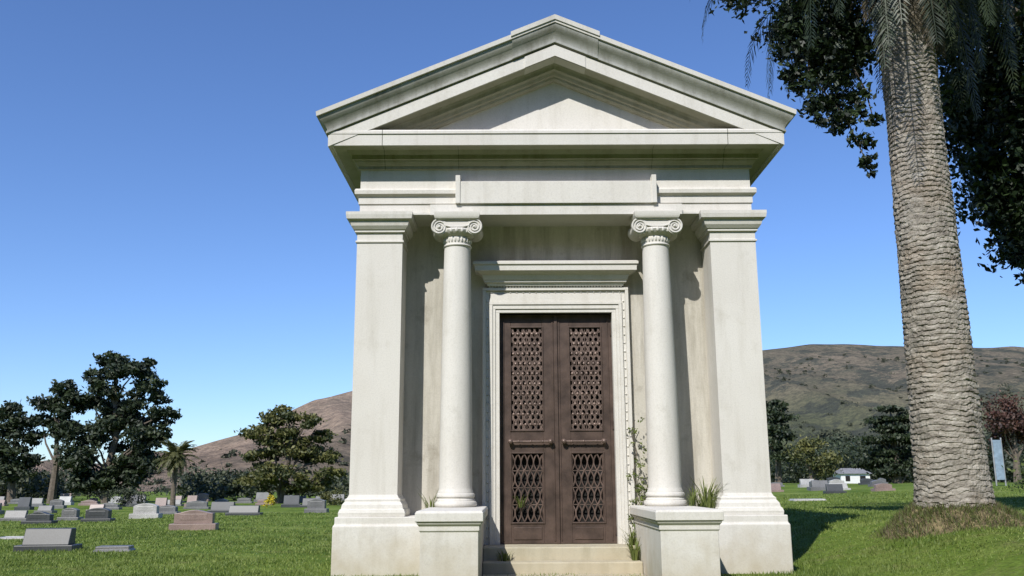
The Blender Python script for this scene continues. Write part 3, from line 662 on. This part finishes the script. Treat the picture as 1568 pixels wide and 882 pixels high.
# ---------------------------------------------------------------- cemetery stones
def gran(name,c): 
    m,t,b=newmat(name); n=noi(t,60,4,rough=0.8); r=ramp(t,[(0.35,tuple(x*0.6 for x in c)),(0.65,tuple(x*1.3 for x in c))]); t.links.new(n.outputs[0],r.inputs[0])
    n2=noi(t,3,4); r2=ramp(t,[(0.3,0.75),(0.7,1.1)]); t.links.new(n2.outputs[0],r2.inputs[0])
    t.links.new(mix(t,1.0,r.outputs[0],r2.outputs[0],'MULTIPLY'),b.inputs['Base Color']); b.inputs['Roughness'].default_value=0.45; return m
G=[gran('grey_granite',(0.17,0.17,0.17)),gran('dark_granite',(0.06,0.065,0.07)),gran('pink_granite',(0.30,0.22,0.195)),gran('pale_marble',(0.45,0.44,0.42))]
def headstone(x,y,w_,h_,d_,g,kind,rot=0,z=None,name='headstone'):
    z=float(gh(x,y)) if z is None else z
    b=MB()
    if kind=='flat':
        b.loft(-w_/2,w_/2,-d_/2,d_/2,[(0.03,-.1),(0.03,.02),(0,.04),(0,h_)])
    else:
        bh=0.16 if h_>0.45 else 0.1
        b.box(-w_/2-.1,w_/2+.1,-d_/2-.08,d_/2+.08,-.1,bh)
        k=12; pts=[]
        for i in range(k+1):
            f=i/k; x_=-w_/2+w_*f
            if kind=='arch': zt=h_-0.14*h_*(2*f-1)**2*1.3
            elif kind=='serp': zt=h_-0.06*(1-math.cos((2*f-1)*PI))*0.7
            else: zt=h_
            pts.append((x_,zt))
        sl=0.10 if kind=='slant' else 0.0
        poly=[(-w_/2,bh)]+pts+[(w_/2,bh)]; q=len(poly)
        vs=[(a,-d_/2+(sl if c>bh else 0),c) for a,c in poly]+[(a,d_/2,c) for a,c in poly]
        b.add(vs,[tuple(range(q)),tuple(range(2*q-1,q-1,-1))]+[(i,(i+1)%q,(i+1)%q+q,i+q) for i in range(q)])
        b.box(-w_*0.36,w_*0.36,-d_/2-.006+sl*0.9,-d_/2+.06+sl,bh+(h_-bh)*0.25,bh+(h_-bh)*0.72)
    b.obj(name,G[g],loc=(x,y,z),bevel=0.012,rotz=rot)
headstone(-8.15,16.7,.80,.38,.30,1,'slant',.06)
headstone(-6.85,16.4,.55,.09,.36,0,'flat',.15,name='flat_grave_marker')
headstone(-10.6,20.5,.95,.03,.45,3,'flat',.0,name='flat_grave_marker')
headstone(-8.05,24,.95,.50,.30,2,'serp',.12)
headstone(-12.7,29,.7,.42,.28,1,'arch',.05); headstone(-13.9,27.8,.7,.36,.25,1,'serp'); headstone(-12.4,32,.8,.5,.25,3,'arch')
headstone(-14.5,31,.5,.40,.25,0,'arch'); headstone(-9.9,35,1.1,.36,.28,1,'slant'); headstone(-16.3,31,.7,.34,.2,0,'slant')
R=random.Random(21)
for (ya,yb,cnt) in ((37,40,6),(43,47,9),(50,55,12),(57,64,13)):
    for i in range(cnt):
        y=R.uniform(ya,yb); u=-.60+.42*(i+R.uniform(.1,.9))/cnt
        headstone(u*y,y,R.uniform(.45,1.0),R.uniform(.3,.62),.25,R.choice([0,0,0,1,1,2,3]),R.choice(['arch','serp','slant','slant']),R.uniform(-.1,.1))
for i in range(16):
    y=R.uniform(34,64); u=R.uniform(.285,.45); headstone(u*y,y,R.uniform(.5,.9),R.uniform(.28,.5),.25,R.choice([0,0,1,2,3]),R.choice(['arch','serp','slant']),R.uniform(-.1,.1))
headstone(9.6,30,1.0,.06,.5,3,'flat',name='flat_grave_marker')
HS=empty('white_house',(31,84,1.0)); b_=MB(); b_.box(-1.3,1.3,-1,1,-.9,0.85); b_.obj('walls',M_white,HS)
b_=MB(); b_.add([(-1.5,-1.2,.8),(1.5,-1.2,.8),(1.5,1.2,.8),(-1.5,1.2,.8),(-.9,0,1.3),(.9,0,1.3)],[(0,1,5,4),(1,2,5),(2,3,4,5),(3,0,4),(0,3,2,1)]); b_.obj('roof',M_roof,HS)
b_=MB(); b_.box(-.9,-.5,-1.03,-.99,.15,.6); b_.box(.4,.9,-1.03,-.99,.15,.6); b_.obj('windows',M_dark,HS)
BS=empty('blue_sign_post',(21.2,40,0.9)); b_=MB(); b_.box(-.18,.18,-.05,.05,.25,1.95); b_.obj('panel',flat('pale_blue_paint',(0.24,0.32,0.40),.5),BS,bevel=.01)
b_=MB(); b_.cyl((-.2,0,-.2),(-.2,0,2.05),.03,10); b_.cyl((.2,0,-.2),(.2,0,2.05),.03,10); b_.obj('posts',flat('galvanised_post',(0.3,0.31,0.32),.5),BS)
